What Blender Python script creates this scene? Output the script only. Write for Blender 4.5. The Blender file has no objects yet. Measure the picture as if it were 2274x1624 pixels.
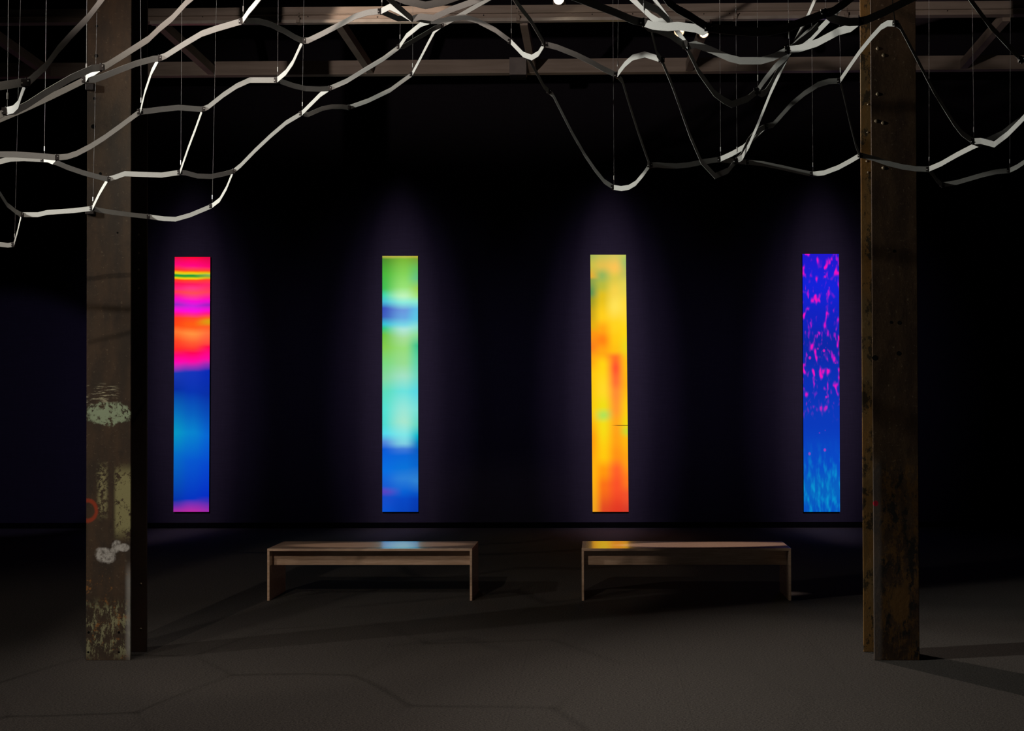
import bpy, bmesh, math, random
import numpy as np
from mathutils import Vector, Matrix
random.seed(7)
SC = bpy.context.scene
COL = SC.collection

# ---------------------------------------------------------------- camera
W, H, F = 2274, 1624, 2400.0
EYE = 1.74
PXC, PYC = 1292.0, 863.0                     # optical axis in the frame (lens shift)
cd = bpy.data.cameras.new('camera'); cam = bpy.data.objects.new('camera', cd); COL.objects.link(cam)
cd.sensor_width = 36; cd.lens = F / W * 36
cd.shift_x = (W / 2 - PXC) / W; cd.shift_y = (PYC - H / 2) / W
cd.clip_start = 0.05
CM = (Matrix.Rotation(math.atan(39 / F), 4, 'Z') @ Matrix.Rotation(math.radians(90.6), 4, 'X')
      @ Matrix.Rotation(math.radians(-0.165), 4, 'Z'))
cam.matrix_world = Matrix.Translation((0, 0, EYE)) @ CM
SC.camera = cam
R3 = CM.to_3x3()
def ray(px, py): return R3 @ Vector(((px - PXC) / F, -(py - PYC) / F, -1))
def P(px, py, y):                              # the place at distance y seen at that spot of the photo
    d = ray(px, py); return Vector((0, 0, EYE)) + d * (y / d.y)
def FL(px, py, z=0.0):                         # the place on the floor (or level z)
    d = ray(px, py); return Vector((0, 0, EYE)) + d * ((z - EYE) / d.z)

# ---------------------------------------------------------------- view, world, lights
vs = SC.view_settings
vs.view_transform = 'Standard'; vs.look = 'None'; vs.gamma = 1; vs.exposure = 0; vs.use_curve_mapping = False
wd = bpy.data.worlds.new('world'); SC.world = wd; wd.use_nodes = True
wd.node_tree.nodes['Background'].inputs[0].default_value = (0.5, 0.42, 0.6, 1)
wd.node_tree.nodes['Background'].inputs[1].default_value = 0.0015
SC.cycles.max_bounces = 6
SC.cycles.sample_clamp_indirect = 4

def spot(name, loc, target, power, col, angle, blend=0.4, radius=0.03, scale=None):
    l = bpy.data.lights.new(name, 'SPOT'); l.energy = power; l.color = col
    l.spot_size = math.radians(angle); l.spot_blend = blend; l.shadow_soft_size = radius
    o = bpy.data.objects.new(name, l); COL.objects.link(o); o.location = loc
    o.rotation_euler = (Vector(target) - Vector(loc)).to_track_quat('-Z', 'Y').to_euler()
    if scale: o.scale = scale
    return o
Y_WALL, Y_BEAM, Y_BEAM2 = 14.7, 10.35, 11.95
LAMP = P(1240, -2, Y_BEAM - 0.12)
spot('side_light', (-7.2, 5.35, 4.7), (-0.2, 5.85, 2.9), 2500, (1.0, 0.99, 0.90), 48, 0.75, 0.09)
spot('side_floor_light', (-7.0, 5.5, 4.2), (-1.0, 8.0, 0), 300, (1.0, 0.92, 0.84), 44, 0.9, 0.05)  # added second spot near side_light, strengthens the column's shadow on the floor
spot('track_light', LAMP + Vector((0, -0.06, -0.05)), (2.3, 4.6, 0), 640, (1.0, 0.86, 0.76), 70, 0.8, 0.03)
spot('overhead_light', (-1.9, 4.5, 7.4), (-1.7, 4.6, 0), 880, (1.0, 0.89, 0.81), 64, 1.0, 0.03)
spot('left_floor_light', (-5.6, 1.6, 6.9), (-4.3, 6.9, 0.3), 420, (1.0, 0.90, 0.78), 42, 0.7, 0.25)  # added fill, no lamp known here: lifts left floor and column foot
spot('bench_light', (-4.15, -2.0, 7.2), (-2.05, 9.4, 0.4), 800, (1.0, 0.86, 0.72), 21.5, 0.3, 0.06)
spot('bench_top_light', (1.0, 8.6, 7.3), (0.95, 9.62, 0.45), 1250, (1.0, 0.80, 0.72), 15, 0.5, 0.02, (1, 0.22, 1))  # added narrow fill, lamp unseen, brightens only this bench top
spot('bench_top_light', (-1.9, 8.6, 7.3), (-1.95, 9.62, 0.45), 620, (1.0, 0.84, 0.72), 15, 0.5, 0.02, (1, 0.22, 1))  # weaker fill added for the other bench top
spot('beam_light', (-3.4, 0.5, 2.4), P(1400, 40, Y_BEAM), 850, (1.0, 0.82, 0.72), 72, 0.9, 0.05, (1, 0.16, 1))  # unseen fill added to light the ceiling beams evenly
spot('beam_accent', (-9.5, 5.2, 3.2), P(862, 26, Y_BEAM), 4800, (1.0, 0.77, 0.60), 4.4, 0.35, 0.02)
spot('wall_wash', (-5.6, 9.2, 2.1), P(40, 930, Y_WALL), 240, (0.55, 0.46, 1.0), 36, 0.35, 0.03)

# ---------------------------------------------------------------- helpers
def tag(o, label=None, cat=None, group=None, kind=None):
    for k, v in (('label', label), ('category', cat), ('group', group), ('kind', kind)):
        if v: o[k] = v
    return o
def thing(name, loc, label, cat, group=None):
    o = bpy.data.objects.new(name, None); COL.objects.link(o); o.location = loc
    o.empty_display_size = 0.1
    return tag(o, label, cat, group)
def obj(name, bm, mat, parent=None, smooth=False):
    bmesh.ops.recalc_face_normals(bm, faces=bm.faces)
    me = bpy.data.meshes.new(name); bm.to_mesh(me); bm.free()
    if smooth:
        for p in me.polygons: p.use_smooth = True
    o = bpy.data.objects.new(name, me); COL.objects.link(o)
    if mat: me.materials.append(mat)
    if parent:
        o.parent = parent
        o.matrix_parent_inverse = Matrix.Translation(-parent_loc(parent))
    return o
def parent_loc(p):
    v = Vector((0, 0, 0)); q = p
    while q: v += q.location if q.type == 'EMPTY' else Vector((0, 0, 0)); q = q.parent
    return v
def box(bm, lo, hi, bevel=0.0):
    vs_ = [bm.verts.new((x, y, z)) for x in (lo[0], hi[0]) for y in (lo[1], hi[1]) for z in (lo[2], hi[2])]
    f = [(0, 1, 3, 2), (4, 6, 7, 5), (0, 4, 5, 1), (2, 3, 7, 6), (0, 2, 6, 4), (1, 5, 7, 3)]
    fs = [bm.faces.new([vs_[i] for i in q]) for q in f]
    if bevel:
        es = set(e for g in fs for e in g.edges)
        bmesh.ops.bevel(bm, geom=list(es), offset=bevel, segments=2, affect='EDGES', profile=0.6)
    return bm
def bar(bm, a, b, w, h):                        # a square bar from a to b
    a, b = Vector(a), Vector(b); d = (b - a).normalized()
    up = Vector((0, 0, 1)) if abs(d.z) < 0.95 else Vector((1, 0, 0))
    s = d.cross(up).normalized(); u = s.cross(d).normalized()
    r = [[bm.verts.new(p + s * (w / 2 * i) + u * (h / 2 * j)) for i, j in ((-1, -1), (1, -1), (1, 1), (-1, 1))] for p in (a, b)]
    for k in range(4):
        bm.faces.new((r[0][k], r[0][(k + 1) % 4], r[1][(k + 1) % 4], r[1][k]))
    bm.faces.new(r[0]); bm.faces.new(r[1][::-1]); return bm
def cyl(bm, a, b, ra, rb=None, n=12):
    a, b = Vector(a), Vector(b); rb = ra if rb is None else rb; d = (b - a).normalized()
    up = Vector((0, 0, 1)) if abs(d.z) < 0.9 else Vector((1, 0, 0))
    s = d.cross(up).normalized(); u = s.cross(d)
    r = [[bm.verts.new(p + (s * math.cos(t) + u * math.sin(t)) * q) for t in [2 * math.pi * k / n for k in range(n)]] for p, q in ((a, ra), (b, rb))]
    for k in range(n): bm.faces.new((r[0][k], r[0][(k + 1) % n], r[1][(k + 1) % n], r[1][k]))
    bm.faces.new(r[0]); bm.faces.new(r[1][::-1]); return bm
def lin(c):
    return tuple((v / 255 / 12.92 if v / 255 <= 0.04045 else ((v / 255 + 0.055) / 1.055) ** 2.4) for v in c[:3]) + (1,)

# ---------------------------------------------------------------- node helpers
class NT:
    def __init__(s, name):
        s.m = bpy.data.materials.new(name); s.m.use_nodes = True; s.t = s.m.node_tree; s.n = s.t.nodes
        s.b = s.n['Principled BSDF']
    def new(s, t, **k):
        n = s.n.new(t)
        for a, v in k.items(): setattr(n, a, v)
        return n
    def link(s, a, b): s.t.links.new(a, b)
    def put(s, sock, v):
        if isinstance(v, bpy.types.NodeSocket): s.link(v, sock)
        else: sock.default_value = v
    def math(s, op, a, b=0.0, clamp=False):
        n = s.new('ShaderNodeMath', operation=op, use_clamp=clamp); s.put(n.inputs[0], a); s.put(n.inputs[1], b); return n.outputs[0]
    def xyz(s, scale=(1, 1, 1), coord='Object'):
        c = s.new('ShaderNodeTexCoord'); mp = s.new('ShaderNodeMapping'); mp.inputs['Scale'].default_value = scale
        s.link(c.outputs[coord], mp.inputs[0]); return mp.outputs[0]
    def sep(s, v):
        n = s.new('ShaderNodeSeparateXYZ'); s.link(v, n.inputs[0]); return n.outputs
    def noise(s, vec, scale, detail=4, rough=0.55, dist=0.0):
        n = s.new('ShaderNodeTexNoise'); s.link(vec, n.inputs['Vector'])
        n.inputs['Scale'].default_value = scale; n.inputs['Detail'].default_value = detail
        n.inputs['Roughness'].default_value = rough; n.inputs['Distortion'].default_value = dist
        return n.outputs['Fac']
    def ramp(s, fac, stops, interp='LINEAR'):
        n = s.new('ShaderNodeValToRGB'); s.put(n.inputs[0], fac); cr = n.color_ramp; cr.interpolation = interp
        while len(cr.elements) < len(stops): cr.elements.new(0.5)
        for e, (p, c) in zip(cr.elements, stops): e.position = p; e.color = c if len(c) == 4 else tuple(c) + (1,)
        return n.outputs[0]
    def step(s, fac, a, b):                      # 0 below a, 1 above b
        n = s.new('ShaderNodeMapRange'); s.put(n.inputs[0], fac); n.inputs[1].default_value = a; n.inputs[2].default_value = b
        n.interpolation_type = 'SMOOTHSTEP'; return n.outputs[0]
    def mix(s, fac, a, b):
        n = s.new('ShaderNodeMix', data_type='RGBA'); s.put(n.inputs[0], fac)
        for q, v in ((n.inputs[6], a), (n.inputs[7], b)):
            if isinstance(v, bpy.types.NodeSocket): s.link(v, q)
            else: q.default_value = v if len(v) == 4 else tuple(v) + (1,)
        return n.outputs[2]
    def bump(s, hgt, strength=0.3, dist=0.01):
        n = s.new('ShaderNodeBump'); n.inputs['Strength'].default_value = strength; n.inputs['Distance'].default_value = dist
        s.link(hgt, n.inputs['Height']); s.link(n.outputs[0], s.b.inputs['Normal'])
    def done(s, color=None, rough=None, metal=None, spec=None):
        for k, v in (('Base Color', color), ('Roughness', rough), ('Metallic', metal), ('Specular IOR Level', spec)):
            if v is not None:
                if k == 'Base Color' and not isinstance(v, bpy.types.NodeSocket) and len(v) == 3: v = tuple(v) + (1,)
                s.put(s.b.inputs[k], v)
        return s.m

def noisy(name, c1, c2, scale=8, rough=0.6, metal=0.0, stretch=(1, 1, 1), spec=0.4, bump=0.1):
    t = NT(name); v = t.xyz(stretch); f = t.noise(v, scale, 5)
    t.bump(f, bump, 0.003)
    return t.done(t.mix(t.step(f, 0.3, 0.7), c1, c2), rough, metal, spec)

# carpet
t = NT('carpet'); v = t.xyz()
a = t.noise(t.xyz((1, 1.6, 1)), 75, 3, 0.7); b = t.noise(t.xyz((1, 2.2, 1)), 170, 2, 0.7); c = t.noise(v, 0.8, 3)
sx, sy, sz = t.sep(v)
c0 = t.mix(t.step(t.math('ADD', t.math('MULTIPLY', a, 0.55), t.math('MULTIPLY', b, 0.45)), 0.36, 0.64), (0.026, 0.023, 0.020), (0.120, 0.106, 0.094))
c0 = t.mix(t.math('MULTIPLY', t.step(c, 0.35, 0.7), 0.25), c0, (0.06, 0.055, 0.05))
# carpet tile joints
jx = t.math('LESS_THAN', t.math('ABSOLUTE', t.math('SUBTRACT', t.math('FRACT', t.math('MULTIPLY', sx, 1.0)), 0.5)), 0.003)
c0 = t.mix(t.math('MULTIPLY', jx, 0.16), c0, (0.02, 0.018, 0.016))
t.bump(t.math('ADD', t.math('MULTIPLY', a, 0.5), b), 0.8, 0.02)
M_CARPET = t.done(c0, 0.95, 0, 0.15)
# wall
t = NT('dark_wall_paint'); f = t.noise(t.xyz((0.6, 1, 22)), 9, 4, 0.6); g = t.noise(t.xyz((26, 1, 0.8)), 8, 3, 0.6)
h_ = t.math('ADD', t.math('MULTIPLY', f, 0.6), t.math('MULTIPLY', g, 0.4))
t.bump(h_, 0.12, 0.004)
M_WALL = t.done(t.mix(t.step(h_, 0.3, 0.7), (0.012, 0.010, 0.0155), (0.018, 0.015, 0.023)), 0.8, 0, 0.15)
M_BLACK = noisy('black_paint', (0.006, 0.006, 0.007), (0.010, 0.009, 0.010), 6, 0.85, spec=0.1)
M_CEIL = noisy('black_ceiling', (0.004, 0.004, 0.005), (0.007, 0.006, 0.007), 3, 0.9, spec=0.05)
M_BEAM = noisy('old_white_beam_paint', (0.30, 0.25, 0.21), (0.40, 0.335, 0.29), 3.0, 0.55, stretch=(0.4, 1, 5), spec=0.3)
M_TRACK = noisy('white_track_enamel', (0.42, 0.38, 0.34), (0.50, 0.46, 0.42), 10, 0.35)
M_GREYBOX = noisy('grey_box_enamel', (0.20, 0.18, 0.18), (0.25, 0.23, 0.22), 8, 0.5)
M_SLAT = noisy('white_painted_slat', (0.35, 0.35, 0.335), (0.39, 0.39, 0.37), 300, 0.55, spec=0.35, bump=0.15)
M_DARKMETAL = noisy('dark_joint_metal', (0.02, 0.017, 0.017), (0.04, 0.034, 0.034), 60, 0.4, 0.5)
M_CHROME = noisy('bright_bolt_metal', (0.6, 0.6, 0.58), (0.75, 0.74, 0.72), 60, 0.3, 0.5)
M_WIRE = noisy('thin_steel_wire', (0.10, 0.098, 0.095), (0.15, 0.145, 0.14), 40, 0.6, 0.0)
# bench wood
t = NT('pale_bench_wood'); v = t.xyz((1.2, 14, 14)); f = t.noise(v, 3.0, 6, 0.65, 0.5); g = t.noise(t.xyz((6, 90, 90)), 2.5, 3)
col = t.mix(t.step(f, 0.32, 0.68), (0.56, 0.37, 0.25), (0.72, 0.50, 0.36))
col = t.mix(t.math('MULTIPLY', t.step(g, 0.45, 0.7), 0.3), col, (0.42, 0.26, 0.16))
t.bump(g, 0.05, 0.001)
t.b.inputs['Coat Weight'].default_value = 0.8; t.b.inputs['Coat Roughness'].default_value = 0.14
M_WOOD = t.done(col, 0.25, 0, 1.0)

# ---------------------------------------------------------------- the room
def struct(name, lo, hi, mat, bevel=0):
    return tag(obj(name, box(bmesh.new(), lo, hi, bevel), mat), kind='structure')
X0, X1, YF, ZC = -11.0, 9.0, -4.0, 7.6
struct('floor', (X0, YF, -0.1), (X1, Y_WALL, 0), M_CARPET)
struct('ceiling', (X0, YF, ZC), (X1, Y_WALL, ZC + 0.1), M_CEIL)
struct('wall_back', (X0, Y_WALL, -0.1), (X1, Y_WALL + 0.2, ZC + 0.1), M_WALL)
struct('wall_left', (X0 - 0.2, YF, -0.1), (X0, Y_WALL, ZC + 0.1), M_BLACK)
struct('wall_right', (X1, YF, -0.1), (X1 + 0.2, Y_WALL, ZC + 0.1), M_BLACK)
struct('wall_front', (X0, YF - 0.2, -0.1), (X1, YF, ZC + 0.1), M_BLACK)
struct('baseboard_back', (X0, Y_WALL - 0.02, 0), (X1, Y_WALL, 0.075), noisy('matt_black_baseboard', (0.0012, 0.0012, 0.0013), (0.002, 0.002, 0.002), 6, 0.95, spec=0.02), 0.003)

# ---------------------------------------------------------------- panels with projected pictures, the projector light given as emission
def panel_mat(name, cols, us, blobs=None, seam=None, gain=1.0):
    """cols: vertical colour stops for each of several columns of the picture; us: where those columns stand"""
    t = NT(name); n = t.new('ShaderNodeTexCoord'); u, v, _ = t.sep(n.outputs['UV'])
    w = t.noise(n.outputs['UV'], 2.0, 1)
    vv = t.math('ADD', t.math('SUBTRACT', 1.0, v), t.math('MULTIPLY', t.math('SUBTRACT', w, 0.5), 0.012))
    rs = [t.ramp(vv, [(p, lin(c)) for p, c in s], 'EASE' if len(s) < 20 else 'LINEAR') for s in cols]
    out = rs[0]
    for k in range(1, len(rs)): out = t.mix(t.step(u, us[k - 1], us[k]), out, rs[k])
    if blobs: out = blobs(t, u, v, out)
    if seam is not None:
        s1 = t.math('LESS_THAN', t.math('ABSOLUTE', t.math('SUBTRACT', v, seam)), 0.0012)
        out = t.mix(t.math('MULTIPLY', s1, t.step(u, 0.5, 0.75)), out, (0.05, 0.02, 0))
    t.b.inputs['Base Color'].default_value = (0.004, 0.004, 0.004, 1); t.b.inputs['Roughness'].default_value = 0.6
    t.b.inputs['Specular IOR Level'].default_value = 0.02
    t.link(out, t.b.inputs['Emission Color']); t.b.inputs['Emission Strength'].default_value = gain  # emission stands in for projector light falling on the panel
    return t.m
p1L = [(0, (230, 10, 60)), (.03, (255, 0, 120)), (.052, (255, 50, 20)), (.064, (235, 225, 0)), (.070, (0, 150, 60)), (.077, (20, 160, 40)), (.082, (235, 220, 0)), (.089, (255, 60, 10)), (.105, (255, 10, 80)), (.125, (255, 30, 120)), (.137, (255, 60, 70)), (.15, (255, 20, 130)), (.168, (240, 0, 200)), (.188, (150, 40, 195)), (.21, (255, 0, 215)), (.225, (255, 20, 120)), (.24, (255, 55, 20)), (.27, (255, 70, 15)), (.295, (255, 120, 45)), (.33, (255, 70, 30)), (.365, (255, 35, 40)), (.385, (255, 0, 110)), (.415, (255, 0, 180)), (.43, (190, 40, 180)), (.455, (20, 55, 180)), (.52, (0, 45, 160)), (.61, (0, 110, 185)), (.69, (0, 150, 195)), (.78, (0, 105, 195)), (.955, (0, 50, 165)), (.975, (90, 45, 170)), (1, (170, 40, 155))]
p1M = [(0, (255, 0, 45)), (.035, (255, 0, 130)), (.054, (255, 70, 10)), (.064, (235, 225, 0)), (.070, (0, 150, 60)), (.077, (30, 160, 40)), (.082, (235, 220, 0)), (.09, (255, 70, 20)), (.105, (255, 20, 90)), (.12, (255, 50, 130)), (.14, (255, 75, 80)), (.155, (255, 50, 140)), (.172, (250, 0, 210)), (.19, (200, 30, 220)), (.21, (255, 0, 225)), (.222, (255, 30, 150)), (.238, (255, 70, 30)), (.26, (255, 90, 10)), (.275, (255, 90, 20)), (.30, (255, 145, 60)), (.335, (255, 90, 45)), (.36, (255, 50, 45)), (.375, (255, 0, 80)), (.41, (255, 0, 165)), (.43, (160, 40, 180)), (.45, (15, 50, 185)), (.53, (0, 50, 175)), (.62, (0, 95, 190)), (.69, (0, 130, 205)), (.80, (0, 85, 205)), (.95, (0, 50, 190)), (1, (185, 40, 160))]
p1R = [(0, (220, 0, 60)), (.04, (255, 0, 110)), (.056, (255, 70, 10)), (.066, (210, 210, 20)), (.071, (130, 170, 90)), (.077, (120, 170, 60)), (.081, (200, 190, 20)), (.09, (255, 60, 40)), (.11, (255, 30, 100)), (.14, (255, 60, 90)), (.16, (255, 20, 150)), (.175, (240, 0, 205)), (.19, (150, 30, 190)), (.21, (250, 0, 210)), (.225, (255, 20, 120)), (.24, (255, 90, 20)), (.252, (215, 160, 10)), (.262, (220, 150, 10)), (.275, (255, 90, 30)), (.30, (255, 110, 55)), (.34, (255, 70, 60)), (.352, (255, 0, 70)), (.40, (250, 0, 160)), (.42, (150, 40, 180)), (.445, (0, 40, 180)), (.54, (0, 45, 165)), (.62, (0, 75, 185)), (.70, (0, 100, 210)), (.82, (0, 70, 205)), (.94, (0, 45, 195)), (.96, (60, 45, 180)), (1, (160, 40, 170))]
p2L = [(0, (190, 180, 70)), (.012, (75, 140, 40)), (.07, (70, 180, 55)), (.13, (60, 190, 80)), (.155, (60, 215, 170)), (.18, (70, 190, 215)), (.205, (55, 80, 190)), (.24, (60, 95, 190)), (.268, (50, 190, 215)), (.285, (45, 200, 130)), (.31, (110, 195, 60)), (.36, (130, 205, 75)), (.42, (120, 215, 125)), (.48, (130, 215, 160)), (.53, (90, 220, 185)), (.60, (80, 225, 210)), (.66, (75, 220, 210)), (.695, (80, 220, 235)), (.725, (85, 140, 220)), (.755, (0, 90, 215)), (.84, (0, 110, 225)), (.90, (20, 90, 210)), (.92, (90, 65, 190)), (.94, (20, 75, 200)), (1, (0, 80, 205))]
p2M = [(0, (195, 185, 75)), (.012, (120, 180, 50)), (.07, (130, 210, 85)), (.12, (150, 225, 115)), (.155, (190, 245, 185)), (.18, (140, 235, 220)), (.21, (105, 150, 220)), (.24, (100, 165, 225)), (.268, (120, 215, 230)), (.285, (175, 230, 215)), (.32, (165, 220, 150)), (.36, (150, 220, 120)), (.42, (150, 220, 145)), (.47, (160, 225, 195)), (.53, (105, 225, 220)), (.60, (150, 230, 215)), (.65, (165, 230, 205)), (.70, (125, 230, 230)), (.735, (125, 205, 225)), (.755, (60, 120, 215)), (.78, (0, 100, 215)), (.83, (0, 112, 215)), (.87, (40, 125, 215)), (.92, (0, 95, 210)), (.95, (0, 70, 195)), (1, (0, 65, 185))]
p2R = [(0, (200, 180, 60)), (.012, (120, 160, 50)), (.05, (100, 190, 90)), (.09, (100, 195, 130)), (.13, (155, 210, 85)), (.16, (165, 230, 130)), (.18, (140, 235, 205)), (.21, (90, 190, 230)), (.25, (90, 200, 230)), (.28, (140, 225, 210)), (.31, (140, 220, 150)), (.35, (60, 195, 140)), (.40, (90, 210, 160)), (.47, (110, 215, 190)), (.53, (85, 215, 225)), (.60, (120, 225, 215)), (.66, (100, 215, 195)), (.70, (0, 185, 205)), (.73, (0, 130, 195)), (.76, (0, 90, 195)), (.82, (0, 100, 205)), (.88, (45, 130, 210)), (.93, (0, 80, 195)), (.95, (0, 60, 180)), (1, (0, 55, 170))]
p3a = [(0, (165, 180, 85)), (.04, (200, 190, 70)), (.085, (225, 175, 50)), (.10, (140, 160, 70)), (.15, (95, 145, 75)), (.18, (160, 155, 30)), (.23, (200, 165, 15)), (.28, (225, 175, 0)), (.31, (250, 150, 0)), (.36, (250, 130, 15)), (.41, (255, 170, 0)), (.47, (255, 200, 0)), (.6, (250, 205, 0)), (.72, (255, 160, 0)), (.85, (255, 180, 5)), (1, (240, 165, 25))]
p3b = [(0, (195, 190, 85)), (.04, (225, 190, 75)), (.08, (150, 180, 85)), (.12, (185, 185, 55)), (.16, (225, 190, 20)), (.24, (255, 205, 15)), (.29, (255, 165, 0)), (.33, (255, 130, 0)), (.38, (255, 165, 0)), (.43, (255, 210, 0)), (.53, (255, 215, 30)), (.59, (240, 220, 10)), (.625, (180, 225, 80)), (.66, (245, 220, 10)), (.78, (255, 200, 0)), (.84, (255, 150, 0)), (.90, (250, 110, 15)), (1, (225, 70, 30))]
p3c = [(0, (210, 195, 90)), (.05, (250, 195, 80)), (.09, (220, 200, 70)), (.14, (245, 210, 70)), (.2, (255, 225, 80)), (.27, (255, 210, 20)), (.33, (255, 200, 0)), (.37, (255, 190, 0)), (.40, (255, 110, 30)), (.44, (255, 85, 40)), (.49, (255, 110, 45)), (.54, (255, 140, 45)), (.6, (255, 150, 40)), (.65, (255, 165, 20)), (.72, (255, 160, 10)), (.78, (255, 145, 10)), (.84, (255, 95, 35)), (.90, (250, 80, 35)), (1, (225, 55, 30))]
p3d = [(0, (185, 195, 90)), (.03, (165, 190, 100)), (.07, (190, 190, 90)), (.12, (225, 210, 80)), (.2, (255, 220, 60)), (.3, (255, 215, 5)), (.36, (235, 215, 20)), (.42, (255, 190, 0)), (.5, (255, 180, 5)), (.6, (255, 205, 0)), (.66, (240, 215, 0)), (.685, (205, 215, 40)), (.72, (255, 185, 0)), (.8, (255, 160, 10)), (.88, (255, 120, 25)), (.94, (240, 80, 40)), (1, (215, 60, 40))]
p4 = [(0, (25, 20, 205)), (.12, (10, 30, 215)), (.25, (5, 30, 190)), (.35, (0, 35, 165)), (.5, (0, 45, 180)), (.65, (0, 55, 185)), (.8, (0, 70, 195)), (.92, (0, 95, 190)), (1, (0, 80, 190))]
def p4_blobs(t, u, v, base):
    c = t.new('ShaderNodeCombineXYZ'); t.link(u, c.inputs[0]); t.link(v, c.inputs[1])
    top = t.step(v, 0.34, 0.46)
    n1 = t.new('ShaderNodeTexNoise'); m = t.new('ShaderNodeMapping'); m.inputs['Scale'].default_value = (6.5, 21, 1); m.inputs['Location'].default_value = (3.3, 1.2, 0)
    t.link(c.outputs[0], m.inputs[0]); t.link(m.outputs[0], n1.inputs['Vector']); n1.inputs['Scale'].default_value = 1.0; n1.inputs['Detail'].default_value = 1.2; n1.inputs['Distortion'].default_value = 0.15
    soft = t.step(n1.outputs['Fac'], 0.54, 0.70); hot = t.step(n1.outputs['Fac'], 0.62, 0.72)
    n3 = t.new('ShaderNodeTexNoise'); m3 = t.new('ShaderNodeMapping'); m3.inputs['Scale'].default_value = (8, 17, 1); m3.inputs['Location'].default_value = (9, 5, 0)
    t.link(c.outputs[0], m3.inputs[0]); t.link(m3.outputs[0], n3.inputs['Vector']); n3.inputs['Scale'].default_value = 1.0; n3.inputs['Detail'].default_value = 2
    s2 = t.step(n3.outputs['Fac'], 0.60, 0.74)
    out = t.mix(t.math('MULTIPLY', t.math('MULTIPLY', soft, top), 0.6), base, lin((150, 10, 210)))
    out = t.mix(t.math('MULTIPLY', t.math('MULTIPLY', s2, top), 0.85), out, lin((190, 10, 205)))
    out = t.mix(t.math('MULTIPLY', hot, top), out, lin((245, 10, 185)))
    vo = t.new('ShaderNodeTexVoronoi'); m4 = t.new('ShaderNodeMapping'); m4.inputs['Scale'].default_value = (4.5, 26, 1)
    t.link(c.outputs[0], m4.inputs[0]); t.link(m4.outputs[0], vo.inputs['Vector']); vo.inputs['Scale'].default_value = 1.0
    dot = t.math('MULTIPLY', t.math('SUBTRACT', 1.0, t.step(vo.outputs['Distance'], 0.10, 0.2)), t.math('MULTIPLY', t.step(v, 0.16, 0.3), t.math('SUBTRACT', 1, t.step(v, 0.9, 0.95))))
    sel = t.step(t.sep(vo.outputs['Color'])[0], 0.55, 0.6)
    out = t.mix(t.math('MULTIPLY', t.math('MULTIPLY', dot, sel), 0.9), out, lin((205, 15, 185)))
    n2 = t.new('ShaderNodeTexNoise'); m2 = t.new('ShaderNodeMapping'); m2.inputs['Scale'].default_value = (8, 16, 1)
    t.link(c.outputs[0], m2.inputs[0]); t.link(m2.outputs[0], n2.inputs['Vector']); n2.inputs['Scale'].default_value = 1.0; n2.inputs['Detail'].default_value = 2
    low = t.math('SUBTRACT', 1.0, t.step(v, 0.05, 0.30))
    return t.mix(t.math('MULTIPLY', t.math('MULTIPLY', t.step(n2.outputs['Fac'], 0.42, 0.75), low), 0.8), out, lin((0, 165, 215)))
mats = [panel_mat('glow_red_to_blue', (p1L, p1M, p1R), (0.0, 0.5, 1.0)),
        panel_mat('glow_green_to_blue', (p2L, p2M, p2R), (0.0, 0.6, 1.0)),
        panel_mat('glow_yellow_orange', (p3a, p3b, p3c, p3d), (0.0, 0.32, 0.68, 1.0), seam=1 - (945 - 566) / 571),
        panel_mat('glow_magenta_on_blue', (p4, p4), (0, 1), p4_blobs)]
labels = ['tall glowing wall lightbox, red and pink above deep blue, beside the left column',
          'tall glowing wall lightbox of green and pale aqua above blue, behind the left bench',
          'tall glowing wall lightbox of yellow and orange, behind the right bench',
          'tall glowing blue wall lightbox speckled with magenta, beside the right column']
corners = [((388, 571), (467, 571), (464, 1137), (385, 1137)), ((849, 568.5), (928, 568.5), (929, 1137), (849, 1137)),
           ((1311, 566), (1390, 566), (1396, 1137), (1316, 1137)), ((1782, 564), (1863, 564), (1865.5, 1137), (1785, 1137))]
M_EDGE = noisy('black_panel_edge', (0.006, 0.006, 0.008), (0.010, 0.010, 0.012), 8, 0.7, spec=0.1)
T = 0.045
for k in range(4):
    q = [P(x, y, Y_WALL - T) for x, y in corners[k]]
    root = thing('lightbox', (sum(v.x for v in q) / 4, Y_WALL, q[2].z), labels[k], 'lightbox', 'tall glowing lightboxes on the dark back wall')
    bm = bmesh.new()
    f0 = [bm.verts.new(v + Vector((0, 0.002, 0))) for v in q]; f1 = [bm.verts.new(v + Vector((0, T, 0))) for v in q]
    bm.faces.new(f0); bm.faces.new(f1[::-1])
    for i in range(4): bm.faces.new((f0[i], f1[i], f1[(i + 1) % 4], f0[(i + 1) % 4]))
    obj('frame', bm, M_EDGE, root)
    bm = bmesh.new(); uv = bm.loops.layers.uv.new('UVMap')
    vs2 = [bm.verts.new(v) for v in q]; fb = [bm.verts.new(v + Vector((0, 0.0018, 0))) for v in q]
    fc = bm.faces.new(vs2)
    for lp, c in zip(fc.loops, ((0, 1), (1, 1), (1, 0), (0, 0))): lp[uv].uv = c
    o = obj('screen', bm, mats[k], root)
    # projector spill: the wall right round each panel is faintly lit
    cx = sum(v.x for v in q) / 4; cz = sum(v.z for v in q) / 4
    g = (0.75, 1.0, 1.15, 0.95)[k]
    for pw, wd_, cl in ((1150, 0.21, (0.84, 0.66, 1.0)), (1000, 0.36, (0.72, 0.57, 1.0)), (230, 0.75, (0.5, 0.42, 1.0))):
        spot('projector_spill', (cx, 7.1, cz + 2.7), (cx, Y_WALL, cz), pw * g, cl, 44, 1.0, 0.02, (wd_, 0.96, 1))

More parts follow.
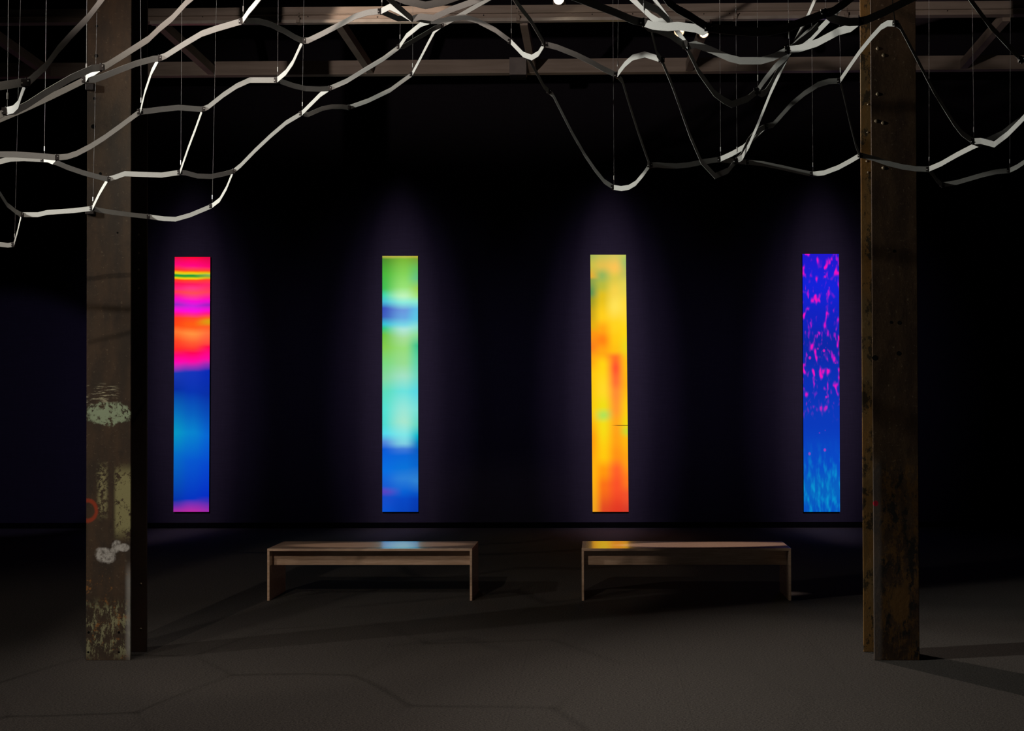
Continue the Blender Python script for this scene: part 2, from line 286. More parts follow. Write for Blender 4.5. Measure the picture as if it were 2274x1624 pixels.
# ---------------------------------------------------------------- columns
def col_mat(name, base1, base2, paint_fn, spec=0.12):
    t = NT(name); v = t.xyz(); x, y, z = t.sep(v)
    big = t.noise(t.xyz((3, 3, 1)), 2.2, 5, 0.6); fine = t.noise(v, 38, 6, 0.75); med = t.noise(v, 11, 5, 0.7)
    c = t.mix(t.step(big, 0.35, 0.65), base1, base2)
    c = t.mix(t.math('MULTIPLY', t.step(med, 0.5, 0.75), 0.5), c, (base1[0] * .5, base1[1] * .5, base1[2] * .6))
    c = t.mix(t.math('MULTIPLY', t.step(fine, 0.58, 0.66), 0.35), c, (0.22, 0.17, 0.11))
    c = paint_fn(t, c, x, z, big, med, fine)
    t.bump(t.math('ADD', t.math('MULTIPLY', fine, 0.5), med), 0.45, 0.006)
    return t.done(c, 0.7, 0.0, spec)
def band(t, v, lo, hi, soft=0.05): return t.math('MULTIPLY', t.step(v, lo - soft, lo + soft), t.math('SUBTRACT', 1.0, t.step(v, hi - soft, hi + soft)))
def blob(t, x, z, cx, cz, rx, rz, n=None, wob=0.5):
    dx = t.math('DIVIDE', t.math('SUBTRACT', x, cx), rx); dz = t.math('DIVIDE', t.math('SUBTRACT', z, cz), rz)
    d = t.math('SQRT', t.math('ADD', t.math('MULTIPLY', dx, dx), t.math('MULTIPLY', dz, dz)))
    if n is not None: d = t.math('ADD', d, t.math('MULTIPLY', t.math('SUBTRACT', n, 0.5), wob * 2))
    return d
def hz(py): return FLc + (1467 - py) / 333.3   # height on the column front of a photo row
FLc = 0.0
LX = (FL(190, 1467).x + FL(290, 1467).x) / 2; LY = FL(240, 1467).y
RX = (FL(1942, 1467).x + FL(2042, 1467).x) / 2; RY = FL(1990, 1467).y
def paint_left(t, c, x, z, big, med, fine):
    chip = t.step(t.math('ADD', t.math('MULTIPLY', med, 0.5), t.math('MULTIPLY', fine, 0.5)), 0.44, 0.50)
    # mint paint left on the face at eye height
    m = t.math('MULTIPLY', t.math('SUBTRACT', 1, t.step(blob(t, x, z, 0.0, hz(915), 0.17, 0.085, med, 0.7), 0.8, 1.0)), chip)
    c = t.mix(m, c, (0.30, 0.38, 0.25))
    m = t.math('MULTIPLY', band(t, z, hz(895), hz(852), 0.03), t.step(t.noise(t.xyz((2, 1, 14)), 6, 5, 0.7), 0.52, 0.60))
    m = t.math('MULTIPLY', m, t.math('SUBTRACT', 1, t.step(x, 0.0, 0.09)))
    c = t.mix(m, c, (0.36, 0.34, 0.23))
    # olive paint strips lower down
    m = t.math('MULTIPLY', t.math('MULTIPLY', band(t, z, hz(1185), hz(1040), 0.06), band(t, x, 0.045, 0.16, 0.015)), t.step(t.math('ADD', t.math('MULTIPLY', med, 0.5), t.math('MULTIPLY', fine, 0.5)), 0.43, 0.49))
    c = t.mix(m, c, (0.27, 0.255, 0.12))
    m = t.math('MULTIPLY', t.math('MULTIPLY', band(t, z, hz(1140), hz(1035), 0.06), band(t, x, -0.07, -0.01, 0.02)), t.step(fine, 0.46, 0.54))
    c = t.mix(m, c, (0.26, 0.24, 0.12))
    m = t.math('MULTIPLY', band(t, z, hz(1455), hz(1340), 0.06), t.step(t.noise(t.xyz((2, 1, 1)), 10, 8, 0.8), 0.50, 0.56))
    c = t.mix(m, c, (0.23, 0.23, 0.13))
    m = t.math('MULTIPLY', band(t, z, hz(1465), hz(1270), 0.05), t.step(t.noise(t.xyz((1, 1, 1)), 9, 6, 0.8), 0.55, 0.62))
    c = t.mix(m, c, (0.24, 0.11, 0.035))
    # white scuffs
    scr = t.noise(t.xyz((40, 1, 4)), 3, 3)
    for cx_, py_, rx_, rz_ in ((-0.022, 1232, 0.075, 0.060), (0.055, 1212, 0.040, 0.05), (0.10, 1215, 0.05, 0.03)):
        m = t.math('SUBTRACT', 1, t.step(blob(t, x, z, cx_, hz(py_), rx_, rz_, med, 0.5), 0.7, 1.05))
        c = t.mix(t.math('MULTIPLY', m, t.math('ADD', 0.25, t.math('MULTIPLY', t.step(fine, 0.35, 0.6), 0.7))), c, (0.46, 0.45, 0.42))
    m = t.math('MULTIPLY', t.math('MULTIPLY', band(t, z, hz(1460), hz(1265), 0.08), t.step(x, 0.105, 0.14)), 0.75)
    c = t.mix(m, c, (0.27, 0.27, 0.25))
    # red ring
    d = t.math('ABSOLUTE', t.math('SUBTRACT', blob(t, x, z, -0.14, hz(1132), 0.075, 0.085, med, 0.12), 0.8))
    c = t.mix(t.math('MULTIPLY', t.math('SUBTRACT', 1, t.step(d, 0.05, 0.25)), 0.8), c, (0.36, 0.05, 0.02))
    # darker bottom half steel
    return c
def paint_right(t, c, x, z, big, med, fine):
    low = t.math('SUBTRACT', 1, t.step(z, hz(1060), hz(1000)))
    n2 = t.noise(t.xyz((2.0, 1, 1)), 5, 12, 0.82)
    c = t.mix(t.math('MULTIPLY', low, t.step(n2, 0.49, 0.54)), c, (0.075, 0.038, 0.012))
    c = t.mix(t.math('MULTIPLY', low, t.step(t.noise(t.xyz((1.6, 1, 0.9)), 4, 10, 0.75), 0.51, 0.56)), c, (0.012, 0.010, 0.008))
    m = t.math('SUBTRACT', 1, t.step(blob(t, x, z, 0.02, hz(1345), 0.07, 0.14, med, 0.6), 0.75, 1.0))
    c = t.mix(m, c, (0.085, 0.043, 0.014))
    m = t.math('MULTIPLY', t.math('MULTIPLY', low, t.math('SUBTRACT', 1, t.step(x, -0.12, -0.085))), 0.6)
    c = t.mix(m, c, (0.11, 0.09, 0.08))
    m = t.math('SUBTRACT', 1, t.step(blob(t, x, z, -0.135, hz(1119), 0.022, 0.022, med, 0.3), 0.7, 1.0))
    return t.mix(m, c, (0.32, 0.01, 0.03))
M_COL_L = col_mat('rusted_steel_with_paint', (0.042, 0.032, 0.024), (0.070, 0.046, 0.029), paint_left)
M_COL_R = col_mat('dark_rusted_steel', (0.026, 0.015, 0.009), (0.048, 0.028, 0.015), paint_right)
M_COL_B = col_mat('brown_rust_back_flange', (0.16, 0.080, 0.022), (0.11, 0.07, 0.028), lambda t, c, x, z, b, m, f: t.mix(t.step(t.noise(t.xyz((1, 1, .6)), 8, 9, .78), .52, .56), c, (0.03, 0.022, 0.012)))
M_COL_D = noisy('dark_brown_steel', (0.030, 0.017, 0.011), (0.050, 0.028, 0.018), 5, 0.6, 0.1)
M_HOLE = noisy('black_bolt_hole', (0.003, 0.003, 0.003), (0.005, 0.005, 0.005), 9, 0.9, spec=0.05)
M_RIVET = noisy('worn_rivet_steel', (0.28, 0.21, 0.13), (0.42, 0.34, 0.24), 60, 0.35, 0.7)
FW = 0.150; DEP = 0.255; TF = 0.016
def column(x, y, front_mat, back_mat, label, rivets, holes, bx):
    r = thing('steel_column', (x, y, 0), label, 'column', 'steel columns flanking the benches')
    def part(nm, bm, m, par=r):
        o = obj(nm, bm, m, None); o.parent = par; return o       # built around the column's base
    part('front_flange', box(bmesh.new(), (-FW, 0, 0), (FW, TF, ZC), 0.003), front_mat)
    part('web', box(bmesh.new(), (-0.008, TF, 0), (0.008, DEP - TF, ZC)), M_COL_D)
    part('back_flange', box(bmesh.new(), (-FW + bx, DEP - TF, 0), (FW + bx, DEP, ZC), 0.003), back_mat)
    for px, py, fr in rivets:
        yy = y if fr else y + DEP - TF
        p = P(px, py, yy) - Vector((x, y, 0)); bm = bmesh.new()
        bmesh.ops.create_uvsphere(bm, u_segments=14, v_segments=8, radius=0.013 if fr else 0.008)
        bmesh.ops.scale(bm, vec=(1, 0.55, 1), verts=bm.verts); bmesh.ops.translate(bm, vec=p, verts=bm.verts)
        part('rivet', bm, M_RIVET).data.shade_smooth()
    for px, py, rr in holes:
        p = P(px, py, y) - Vector((x, y, 0))
        part('bolt_hole', cyl(bmesh.new(), p + Vector((0, -0.001, 0)), p + Vector((0, 0.004, 0)), rr, n=18), M_HOLE)
    return r, part
rL, partL = column(LX, LY, M_COL_L, M_COL_D, 'thick rusty steel column with peeling green paint and white scuffs, left of the benches',
       [(308, 521, 0), (308, 562, 0), (308, 599, 0), (308, 640, 0), (313, 1297, 0), (313, 1397, 0)],
       [(215, 58, .009), (214, 124, .013), (210, 219, .010), (207, 281, .015), (223, 386, .010), (261, 517, .006), (197, 1405, .008), (264, 1405, .008), (196, 1449, .007), (264, 1449, .007)], 0.008)
rR, partR = column(RX, RY, M_COL_R, M_COL_B, 'dark rusty steel column with orange rust patches low down, right of the benches',
       [(1952, 40, 1), (1949, 108, 1), (1962, 123, 1), (1949, 209, 1), (1946, 269, 1), (1961, 273, 1), (1962, 373, 1), (1928, 232, 0), (1927, 294, 0), (1925, 358, 0), (1928, 383, 0)],
       [(1986, 558, .010), (1979, 716, .010), (1997, 717, .013), (1996, 785, .015), (1943, 795, .018)], -0.012)
# small clips bolted to the left column's edge
for py in (195, 470):
    p = P(204, py, LY) - Vector((LX, LY, 0))
    bm = box(bmesh.new(), (p.x - 0.03, -0.03, p.z - 0.022), (p.x + 0.025, 0, p.z + 0.022), 0.003)
    partL('clip', bm, M_DARKMETAL)

# ---------------------------------------------------------------- benches
def bench(pxl, pxr, label):
    a = FL(pxl, 1334); b = FL(pxr, 1335.5); y0 = (a.y + b.y) / 2; L = b.x - a.x; D, Hh, th = 0.485, 0.452, 0.020
    r = thing('gallery_bench', ((a.x + b.x) / 2, y0 + D / 2, 0), label, 'bench', 'pale wooden gallery benches')
    def part(nm, lo, hi):
        o = obj(nm, box(bmesh.new(), lo, hi, 0.0015), M_WOOD); o.parent = r; return o
    h = L / 2
    part('seat', (-h, -D / 2, Hh - th), (h, D / 2, Hh))
    part('side_panel', (-h, -D / 2, 0), (-h + th, D / 2, Hh - th))
    part('side_panel', (h - th, -D / 2, 0), (h, D / 2, Hh - th))
    part('apron', (-h + th, -D / 2 + 0.10, Hh - th - 0.137), (h - th, -D / 2 + 0.12, Hh - th))
    return r
bench(594.5, 1048, 'pale wooden bench with closed ends, lit aqua on top, left of the two')
bench(1292, 1758, 'pale wooden bench with closed ends, lit yellow at its left end, right of the two')

# ---------------------------------------------------------------- ceiling beams
def beam(name, y, rows, label, grp=None, thick=0.09):
    top = P(1150, rows[0], y).z; bot = P(1150, rows[1], y).z
    r = thing(name, (0, y, bot), label, 'beam', grp)
    o = obj('flange', box(bmesh.new(), (X0, y, bot), (X1, y + thick, top), 0.004), M_BEAM, r)
    return r, bot, top
b1, bz0, bz1 = beam('ceiling_beam', Y_BEAM, (11, 41), 'pale steel ceiling beam carrying the light track, nearer of the two')
obj('lower_lip', box(bmesh.new(), (P(1150, 20, Y_BEAM).x - 7, Y_BEAM - 0.03, bz0 + 0.045), (X1, Y_BEAM, bz0 + 0.05)), M_BEAM, b1)
b2, cz0, cz1 = beam('ceiling_beam', Y_BEAM2, (131, 162), 'pale steel ceiling beam farther back, lower in the photo')
def purlin(top, bot, label, z_off=0.0):
    a = P(top[0], top[1], Y_BEAM + 0.09); b = P(bot[0], bot[1], Y_BEAM2)
    zz = cz0 + 0.055
    bm = bar(bmesh.new(), (a.x, Y_BEAM + 0.09, zz), (b.x, Y_BEAM2, zz), 0.075, 0.10)
    o = obj('cross_beam', bm, M_BEAM); tag(o, label, 'beam', 'cross beams between the two ceiling beams')
nm = ['far left, beyond the left column', 'just right of the left column', 'left of the middle, above the green panel', 'nearly straight on, above the grey box', 'right of the middle, below the spotlights', 'far right, beyond the right column']
for (tx, bx_), s in zip(((-45, 105), (355, 470), (752, 822), (1163, 1183), (1572, 1530), (2235, 2140)), nm):
    purlin((tx, 46), (bx_, 155), 'cross beam joining the ceiling beams, ' + s)
# light track under the nearer beam
TZ = bz0
r = thing('light_track', (0, Y_BEAM - 0.02, TZ), 'white light track running under the nearer ceiling beam', 'light track')
xa, xb = P(335, 45, Y_BEAM).x, P(1905, 45, Y_BEAM).x
bm = bmesh.new()
box(bm, (xa, Y_BEAM - 0.025, TZ - 0.032), (xb, Y_BEAM + 0.03, TZ - 0.001), 0.002)
box(bm, (xa, Y_BEAM - 0.032, TZ - 0.034), (xb, Y_BEAM - 0.025, TZ - 0.022), 0.001)
obj('rail', bm, M_TRACK, r)
for px in (1151, 1632, 664, 1878):
    x = P(px, 40, Y_BEAM).x; bm = bmesh.new()
    box(bm, (x - 0.018, Y_BEAM - 0.045, TZ - 0.0345), (x + 0.018, Y_BEAM + 0.035, TZ + 0.015), 0.003); cyl(bm, (x, Y_BEAM - 0.03, TZ), (x, Y_BEAM - 0.03, TZ + 0.06), 0.003)
    obj('joint_clip', bm, M_BEAM, r)
for px, py in ((1074, 34), (1315, 32), (1563, 31), (838, 38), (1405, 31), (664, 38), (684, 37), (598, 39), (1620, 30), (1642, 30), (1885, 28), (2104, 24), (1147, 19), (450, 37)):
    p = P(px, py, Y_BEAM)
    obj('bolt', cyl(bmesh.new(), p + Vector((0, -0.004, 0)), p + Vector((0, 0.002, 0)), 0.006), M_DARKMETAL, b1)
# junction box on the farther beam
a = P(1131, 127, Y_BEAM2 - 0.12); b = P(1169, 165, Y_BEAM2 - 0.12)
r = thing('junction_box', ((a.x + b.x) / 2, Y_BEAM2 - 0.06, b.z), 'grey junction box fixed to the farther ceiling beam', 'junction box')
obj('housing', box(bmesh.new(), (a.x, Y_BEAM2 - 0.12, b.z), (b.x, Y_BEAM2, a.z), 0.005), M_GREYBOX, r)
obj('lower_tray', box(bmesh.new(), (a.x + 0.004, Y_BEAM2 - 0.11, b.z - 0.03), (b.x - 0.004, Y_BEAM2, b.z - 0.004), 0.003), M_BLACK, r)

# spotlights on the track
def emis(name, col, s):
    t = NT(name); t.b.inputs['Emission Color'].default_value = tuple(col) + (1,); t.b.inputs['Emission Strength'].default_value = s
    n = t.noise(t.xyz(), 20, 2); return t.done(t.mix(n, (0.8, 0.8, 0.8), (0.9, 0.9, 0.85)), 0.3)
M_BULB = emis('lit_bulb', (1.0, 0.86, 0.68), 40)
M_BULB2 = emis('lit_bulb_small', (1.0, 0.72, 0.48), 10)
def lamp(px, py, label, rad, big, tilt):
    c = P(px, py, Y_BEAM - 0.10)
    r = thing('track_spotlight', (c.x, Y_BEAM - 0.02, TZ - 0.035), label, 'spotlight', 'spotlights on the ceiling light track')
    az = TZ - 0.0365 if big else bz1 + 0.024
    obj('adapter', box(bmesh.new(), (c.x - 0.055, Y_BEAM - 0.035, az - 0.021), (c.x + 0.065, Y_BEAM + 0.02, az), 0.004), M_TRACK, r)
    d = Vector(tilt).normalized(); back = c - d * 0.08
    bm = bmesh.new(); cyl(bm, (c.x, Y_BEAM - 0.02, az - 0.01), back, 0.007); obj('arm', bm, M_TRACK, r)
    # open shade: tapered tube with thickness
    bm = bmesh.new(); n = 24; up = Vector((0, 0, 1)); s = d.cross(up).normalized(); u = s.cross(d)
    prof = [(-0.10, 0.012), (-0.08, rad * 0.75), (0.0, rad * 1.12), (0.018, rad * 1.15), (0.018, rad * 1.05), (0.0, rad * 1.0), (-0.07, rad * 0.6)]
    rings = [[bm.verts.new(c + d * a_ + (s * math.cos(2 * math.pi * k / n) + u * math.sin(2 * math.pi * k / n)) * q) for k in range(n)] for a_, q in prof]
    for i in range(len(rings) - 1):
        for k in range(n): bm.faces.new((rings[i][k], rings[i][(k + 1) % n], rings[i + 1][(k + 1) % n], rings[i + 1][k]))
    bm.faces.new(rings[0]); bm.faces.new(rings[-1])
    obj('shade', bm, M_TRACK, r, True)
    for ox, oz in (big or [(0, 0)]):
        bm = bmesh.new(); bmesh.ops.create_uvsphere(bm, u_segments=16, v_segments=10, radius=rad * (0.95 if not big else 0.32))
        bmesh.ops.translate(bm, vec=c + s * ox + u * oz - d * 0.01, verts=bm.verts)
        obj('bulb', bm, M_BULB if not big else M_BULB2, r, True)
lamp(1240, -3, 'bright round spotlight fixed on the beam, left of the other two', 0.048, None, (0.25, -0.8, -0.45))
lamp(1508, 70, 'spotlight with three small bulbs, middle one on the track', 0.045, [(-0.028, 0.012), (0.026, 0.014), (0.0, -0.025)], (0.0, -0.95, -0.3))
lamp(1563, 73, 'brightest low spotlight on the track, nearest the right column', 0.042, [(-0.018, -0.018), (0.016, 0.010), (0.010, -0.022)], (-0.05, -0.9, -0.4))

# ---------------------------------------------------------------- suspended slat sculpture
B = dict(b1=(14, 247, 19), b2=(190, 177, 193), b3=(312, 248, 312), b4=(97, 354, 103), b5=(400, 383, 404), b6=(205, 463, 216), b7=(31, 543, 46),
         b8=(470, 458, 481), b9=(538, 47, 541), b10=(615, 178, 618), b11=(670, 252, 675), b12=(846, 25, 849), b13=(887, 104, 889), b14=(915, 165, 917),
         b15=(1134, 92, 1136), b16=(1370, 167, 1373), b17=(1362, 416, 1361), b18=(1429, 50, 1429), b19=(1599, 354, 1598), b20=(1635, 358, 1634),
         b21=(1681, 203, 1682), b22=(1751, 111, 1750), b23=(1804, 387, 1802), b24=(1832, 30, 1833), b25=(1865, 180, 1863), b26=(2062, 376, 2063),
         b27=(2161, 314, 2159), b28=(2241, 379, 2244), b30=(2268, 133, None))
A = dict(a1=(58, 184), a2=(224, 150), a3=(353, 130), a4=(450, 243), a5=(125, 350), a6=(240, 398), a7=(518, 381), a8=(48, 477), a9=(328, 481),
         a10=(673, 91), a11=(731, 197), a12=(774, 239), a13=(955, 47), a14=(980, 57), a15=(915, 42), a16=(1209, 98), a17=(1219, 203), a18=(1443, 367),
         a19=(1469, 133), a20=(1657, 360), a21=(1699, 282), a22=(1910, 345), a23=(1988, 52), a24=(1908, 48), a25=(1574, 62), a26=(1524, 103),
         a27=(1817, 57), a28=(1750, 124), a29=(2184, 316), a30=(2092, 411), a32=(1487, 50))
E = [  # kind, lower-hung joint, raised joint, points between
 ('W', 'b1', 'a1', [(30, 243), (41, 232), (47, 213)]), ('W', 'b2', 'a2', [(197, 165), (210, 160)]), ('W', 'b3', 'a3', [(322, 205), (337, 160)]),
 ('W', 'b4', 'a5', [(106, 354), (117, 359)]), ('W', 'b5', 'a4', [(418, 330), (435, 285)]), ('W', 'b6', 'a6', [(222, 428)]), ('W', 'b7', 'a8', [(39, 515)]),
 ('W', 'b8', 'a7', [(488, 444), (503, 418)]), ('W', 'b9', (588, -18), [(553, 25), (566, 10)]), ('W', 'b10', 'a10', [(635, 161), (651, 138), (666, 105)]),
 ('W', 'b11', 'a11', [(695, 227), (712, 210)]), ('W', 'b12', 'a15', [(866, 15), (885, 24)]), ('W', 'b13', 'a13', [(903, 80), (935, 54)]),
 ('W', 'b14', 'a14', [(930, 137), (950, 98), (966, 68)]), ('W', 'b15', 'a16', [(1162, 121), (1181, 128), (1196, 119)]),
 ('W', 'b16', 'a19', [(1388, 143), (1405, 128), (1432, 121), (1452, 127)]), ('W', 'b17', 'a18', [(1380, 419), (1397, 416), (1412, 407), (1428, 388)]),
 ('W', 'b18', 'a25', [(1450, 57), (1483, 60), (1506, 58), (1545, 63), (1560, 70)]), ('W', 'b19', 'a21', [(1625, 342), (1650, 328), (1672, 308)]),
 ('W', 'b20', 'a28', [(1648, 350), (1664, 322), (1682, 280), (1712, 205)]), ('W', 'b21', 'a27', [(1695, 182), (1722, 148), (1748, 125), (1765, 100), (1790, 76)]),
 ('W', 'b22', 'a24', [(1775, 108), (1815, 95), (1862, 70), (1890, 62)]), ('W', 'b23', 'a22', [(1830, 384), (1862, 372), (1888, 358)]),
 ('W', 'b24', (1905, -16), [(1848, 26), (1878, 6)]), ('W', 'b25', 'a23', [(1880, 158), (1909, 116), (1935, 84), (1957, 60), (1971, 52)]),
 ('W', 'b26', 'a29', [(2090, 364), (2125, 344), (2160, 326)]), ('W', 'b27', (2300, 232), [(2178, 313), (2208, 321), (2238, 298), (2266, 270)]),
 ('W', 'b28', (2305, 340), [(2258, 371)]), ('W', (1402, -4), 'a32', [(1422, 14), (1447, 38), (1463, 48)]), ('W', (1446, -14), (1474, 28), [(1458, 6)]),
 ('G', 'b1', (-60, 292), [(0, 255)]), ('G', 'b2', (-80, 300), [(150, 197), (98, 222), (50, 244), (0, 265)]),
 ('G', 'b3', 'a5', [(303, 254), (264, 283), (232, 306), (200, 326), (171, 341), (150, 348)]), ('G', 'b4', (-50, 372), [(53, 352), (24, 353), (0, 359)]),
 ('G', 'b5', 'a6', [(359, 389), (303, 387), (277, 386), (255, 394)]), ('G', 'b6', 'a8', [(163, 468), (105, 472), (84, 477), (60, 477)]),
 ('G', 'b7', (-50, 541), [(18, 545), (0, 543)]), ('G', 'b8', 'a9', [(422, 478), (390, 487), (364, 486)]), ('G', 'b9', 'a3', [(483, 63), (448, 75), (409, 98), (368, 124)]),
 ('G', 'b10', 'a4', [(583, 178), (555, 178), (526, 191), (496, 211), (462, 238)]), ('G', 'b11', 'a7', [(635, 273), (601, 302), (567, 334), (535, 367)]),
 ('G', 'b12', 'a10', [(817, 28), (790, 36), (764, 50), (716, 75), (685, 90)]), ('G', 'b13', 'a11', [(851, 131), (809, 156), (770, 180)]),
 ('G', 'b14', 'a12', [(890, 183), (867, 200), (817, 224)]), ('G', 'b15', 'a13', [(1100, 67), (1060, 46), (1030, 38), (1000, 42), (975, 48)]),
 ('G', 'b16', 'a16', [(1340, 153), (1311, 137), (1280, 122), (1237, 105)]), ('G', 'b17', 'a17', [(1342, 403), (1322, 378), (1300, 346), (1272, 298), (1228, 211)]),
 ('G', 'b18', (1185, -40), [(1406, 45), (1369, 29), (1327, 13), (1298, 2)]), ('G', 'b19', 'a18', [(1564, 359), (1531, 366), (1502, 369), (1476, 368), (1460, 366)]),
 ('G', 'b20', 'a19', [(1628, 365), (1617, 379), (1588, 391), (1557, 358), (1531, 298), (1491, 185)]),
 ('G', 'b21', 'a26', [(1661, 219), (1625, 232), (1606, 222), (1586, 207), (1551, 158), (1530, 115)]),
 ('G', 'b22', 'a26', [(1718, 127), (1690, 135), (1644, 135), (1619, 129), (1579, 111), (1545, 99)]),
 ('G', 'b23', 'a20', [(1770, 380), (1740, 373), (1696, 364)]), ('G', 'b24', 'a25', [(1787, 47), (1747, 62), (1708, 70), (1668, 71), (1619, 67)]),
 ('G', 'b25', 'a21', [(1840, 181), (1817, 188), (1787, 207), (1757, 232), (1717, 277)]), ('G', 'b26', 'a22', [(2033, 375), (2005, 371), (1972, 363), (1941, 352)]),
 ('G', 'b27', 'a23', [(2135, 295), (2117, 272), (2073, 201), (2015, 90), (1998, 58)]), ('G', 'b28', 'a30', [(2210, 382), (2181, 389), (2126, 405)]),
 ('G', 'b30', (2140, -22), [(2252, 115), (2199, 58), (2157, 2)]), ('g', 'a24', (2060, -20), [(1925, 44), (1962, 28), (2012, 3)]),
 ('g', 'a1', (244, -24), [(68, 178), (103, 146), (129, 110), (158, 78), (195, 40), (222, 5)]), ('g', 'a2', (442, -18), [(237, 146), (277, 121), (330, 87), (356, 62), (382, 41), (415, 5)]),
 ('g', 'a29', (2300, 245), [(2200, 308), (2226, 296), (2258, 271)]), ('g', 'a14', (1105, -14), [(1010, 41), (1050, 18), (1085, -2)]),
 ('g', 'a15', (1095, -16), [(935, 37), (962, 40), (1000, 22), (1050, 4)]), ('g', (866, -12), (1025, -10), [(900, 2), (945, 12), (985, 4)]),
 ('D', 'b1', 'a2', [(35, 246), (60, 233), (100, 207), (158, 173), (205, 152)]), ('D', 'b2', 'a3', [(212, 176), (232, 169), (264, 156), (303, 141), (340, 131)]),
 ('D', 'b3', 'a4', [(327, 247), (356, 243), (396, 239), (425, 241)]), ('D', 'b4', 'a6', [(110, 357), (127, 362), (150, 372), (185, 384), (225, 395)]),
 ('D', 'b5', 'a7', [(412, 384), (438, 391), (470, 392), (495, 387)]), ('D', 'b6', 'a9', [(220, 467), (251, 472), (290, 477)]),
 ('D', 'b9', 'a10', [(555, 47), (574, 47), (600, 54), (632, 69), (655, 83)]), ('D', 'b10', 'a11', [(630, 183), (650, 190), (679, 197), (710, 198)]),
 ('D', 'b11', 'a12', [(684, 255), (716, 241), (737, 237), (760, 237)]), ('D', 'b12', 'a13', [(860, 31), (883, 41), (922, 41)]),
 ('D', 'b13', 'a14', [(897, 103), (933, 82), (965, 63)]), ('D', 'b15', 'a17', [(1150, 108), (1174, 130), (1185, 150), (1208, 192)]),
 ('D', 'b16', 'a18', [(1382, 180), (1400, 240), (1418, 296)]), ('D', 'b18', 'a26', [(1440, 61), (1462, 66), (1488, 77)]),
 ('D', (1440, 40), 'a19', [(1448, 75), (1459, 120)]), ('D', 'b19', 'a20', [(1612, 356), (1630, 358)]), ('D', 'b20', 'a21', [(1645, 348), (1660, 315), (1678, 293)]),
 ('D', 'b21', 'a28', [(1692, 209), (1700, 205), (1710, 190), (1727, 158)]), ('D', 'b22', 'a27', [(1765, 103), (1777, 93), (1800, 75)]),
 ('D', 'b24', 'a24', [(1845, 40), (1862, 45), (1886, 49)]), ('D', (1893, -14), (1843, 42), [(1872, 12)]), ('D', 'b25', 'a22', [(1872, 205), (1888, 275), (1900, 322)]),
 ('D', 'b26', 'a30', [(2072, 388), (2080, 400)]), ('D', 'b27', 'a29', [(2168, 318), (2176, 321)]),
 ('d', 'a1', (-60, 206), [(45, 184), (20, 188), (0, 191)]), ('d', 'a5', (-60, 345), [(80, 346), (30, 343), (0, 343)]), ('d', 'a8', (-25, 390), [(36, 471), (16, 455), (0, 430)]),
 ('d', 'a16', (1133, -16), [(1180, 48), (1145, 3)]), ('d', 'a23', (1980, -16), [(1985, 30)]), ('d', 'a28', (1817, -16), [(1774, 76), (1795, 34), (1808, 4)]),
 ('d', 'a25', (1470, -14), [(1556, 51), (1528, 33), (1502, 19), (1482, 3)]), ('d', 'a15', (856, -10), [(900, 29), (880, 12)]), ('d', 'a32', (1412, -12), [(1480, 40), (1460, 22), (1432, 10)]),
]
# depth of every joint: neighbouring joints step nearer / farther as the slats' plan directions ask
pos = {}
for k, v in B.items(): pos[k] = v[:2]
for k, v in A.items(): pos[k] = v
edges = []
for i, (kd, u, v, mid) in enumerate(E):
    for tag_, q in (('s', u), ('e', v)):
        if not isinstance(q, str):
            nb = min(mid, key=lambda m: (m[0] - q[0]) ** 2 + (m[1] - q[1]) ** 2)
            dv = Vector(q) - Vector(nb); pos['o%s%d' % (tag_, i)] = tuple(Vector(q) + dv.normalized() * 90)
    edges.append((kd, u if isinstance(u, str) else 'os%d' % i, v if isinstance(v, str) else 'oe%d' % i, mid))
names = list(pos); ix = {n: i for i, n in enumerate(names)}
rows, rhs = [], []
DZ = dict(W=-0.40, G=0.0, g=0.0, D=0.50, d=-0.50)
for kd, u, v, mid in edges:
    r_ = np.zeros(len(names)); r_[ix[v]] = 1; r_[ix[u]] = -1; rows.append(r_); rhs.append(DZ[kd])
for n in names:
    r_ = np.zeros(len(names)); r_[ix[n]] = 0.12; rows.append(r_); rhs.append(0.12 * (4.35 + 0.0050 * max(pos[n][1], -20)))
sol = np.linalg.lstsq(np.array(rows), np.array(rhs), rcond=None)[0]
depth = {n: float(min(6.85, max(3.6, sol[ix[n]]))) for n in names}
SW, ST = 0.0295, 0.0022
net = thing('hanging_sculpture', (-0.2, 5.4, 3.0), 'white painted slat net hanging from thin wires across the top of the room', 'sculpture')
def catmull(p, n=4):
    out = []
    for i in range(len(p) - 1):
        p0, p1, p2, p3 = p[max(i - 1, 0)], p[i], p[i + 1], p[min(i + 2, len(p) - 1)]
        for k in range(n):
            t_ = k / n
            out.append(0.5 * ((2 * p1) + (p2 - p0) * t_ + (2 * p0 - 5 * p1 + 4 * p2 - p3) * t_ ** 2 + (3 * p1 - p0 - 3 * p2 + p3) * t_ ** 3))
    out.append(p[-1]); return out
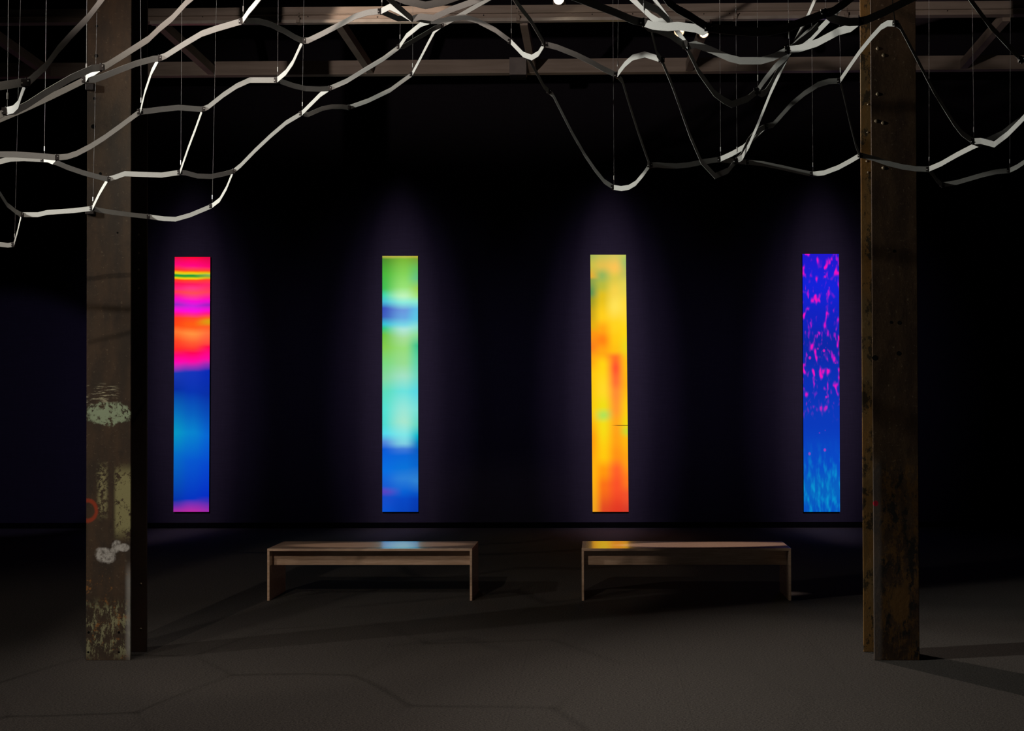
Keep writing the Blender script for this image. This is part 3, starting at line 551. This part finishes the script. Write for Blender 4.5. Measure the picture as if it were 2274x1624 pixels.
def slat(kd, u, v, mid):
    pts2 = [Vector(pos[u])] + [Vector(m) for m in mid] + [Vector(pos[v])]
    cum = [0]
    for a_, b_ in zip(pts2, pts2[1:]): cum.append(cum[-1] + (b_ - a_).length)
    d0, d1 = depth[u], depth[v]
    pts = [P(q.x, q.y, d0 + (d1 - d0) * c / cum[-1]) for q, c in zip(pts2, cum)]
    
    bm = bmesh.new(); rings = []
    for i, p in enumerate(pts):
        d = (pts[min(i + 1, len(pts) - 1)] - pts[max(i - 1, 0)]); d.z = 0
        if d.length < 1e-6: d = Vector((1, 0, 0))
        d.normalize(); nn = Vector((-d.y, d.x, 0))
        rings.append([bm.verts.new(p + nn * (ST / 2 * a_) + Vector((0, 0, SW / 2 * b_))) for a_, b_ in ((-1, -1), (1, -1), (1, 1), (-1, 1))])
    for i in range(len(rings) - 1):
        for k in range(4): bm.faces.new((rings[i][k], rings[i][(k + 1) % 4], rings[i + 1][(k + 1) % 4], rings[i + 1][k]))
    bm.faces.new(rings[0]); bm.faces.new(rings[-1])
    obj('slat', bm, M_SLAT, net)
for e in edges: slat(*e)
def joint(n):
    c = P(pos[n][0], pos[n][1], depth[n])
    bm = bmesh.new(); cyl(bm, c - Vector((0, 0, SW / 2 + 0.002)), c + Vector((0, 0, SW / 2 + 0.002)), 0.0045, n=8)
    box(bm, c + Vector((-0.015, -0.006, -SW / 2 + 0.002)), c + Vector((0.015, -0.002, SW / 2 - 0.002)), 0.001)
    o = obj('hinge', bm, M_DARKMETAL, net)
    for dx in (-0.010, 0.010):
        p = c + Vector((dx, -0.0075, 0.003 * (1 if dx > 0 else -1))); bm = bmesh.new()
        cyl(bm, p + Vector((0, 0.003, 0)), p + Vector((0, -0.002, 0)), 0.0036, 0.0022, 8)
        bo = obj('bolt', bm, M_CHROME); bo.parent = o
        bo.matrix_parent_inverse = o.matrix_parent_inverse.inverted() if False else Matrix.Translation(-Vector(net.location)) @ Matrix.Identity(4)
        bo.matrix_parent_inverse = Matrix.Identity(4)
for n in list(B) + [a_ for a_ in A if a_ not in ('a13', 'a15', 'a32', 'a28', 'a27')]: joint(n)
for n, v in B.items():
    if v[2] is None: continue
    c = P(v[0], v[1], depth[n]) + Vector((0.004, 0, SW / 2))
    e0 = P(v[2], -10, depth[n]); s = (e0 - c) / (e0.z - c.z); e1 = c + s * (ZC - c.z)
    w = obj('wire', cyl(bmesh.new(), c, e1, 0.0007, n=6), M_WIRE, net)
    g = obj('wire_grip', cyl(bmesh.new(), c + s * 0.03, c + s * 0.055, 0.003, n=8), M_CHROME, net)
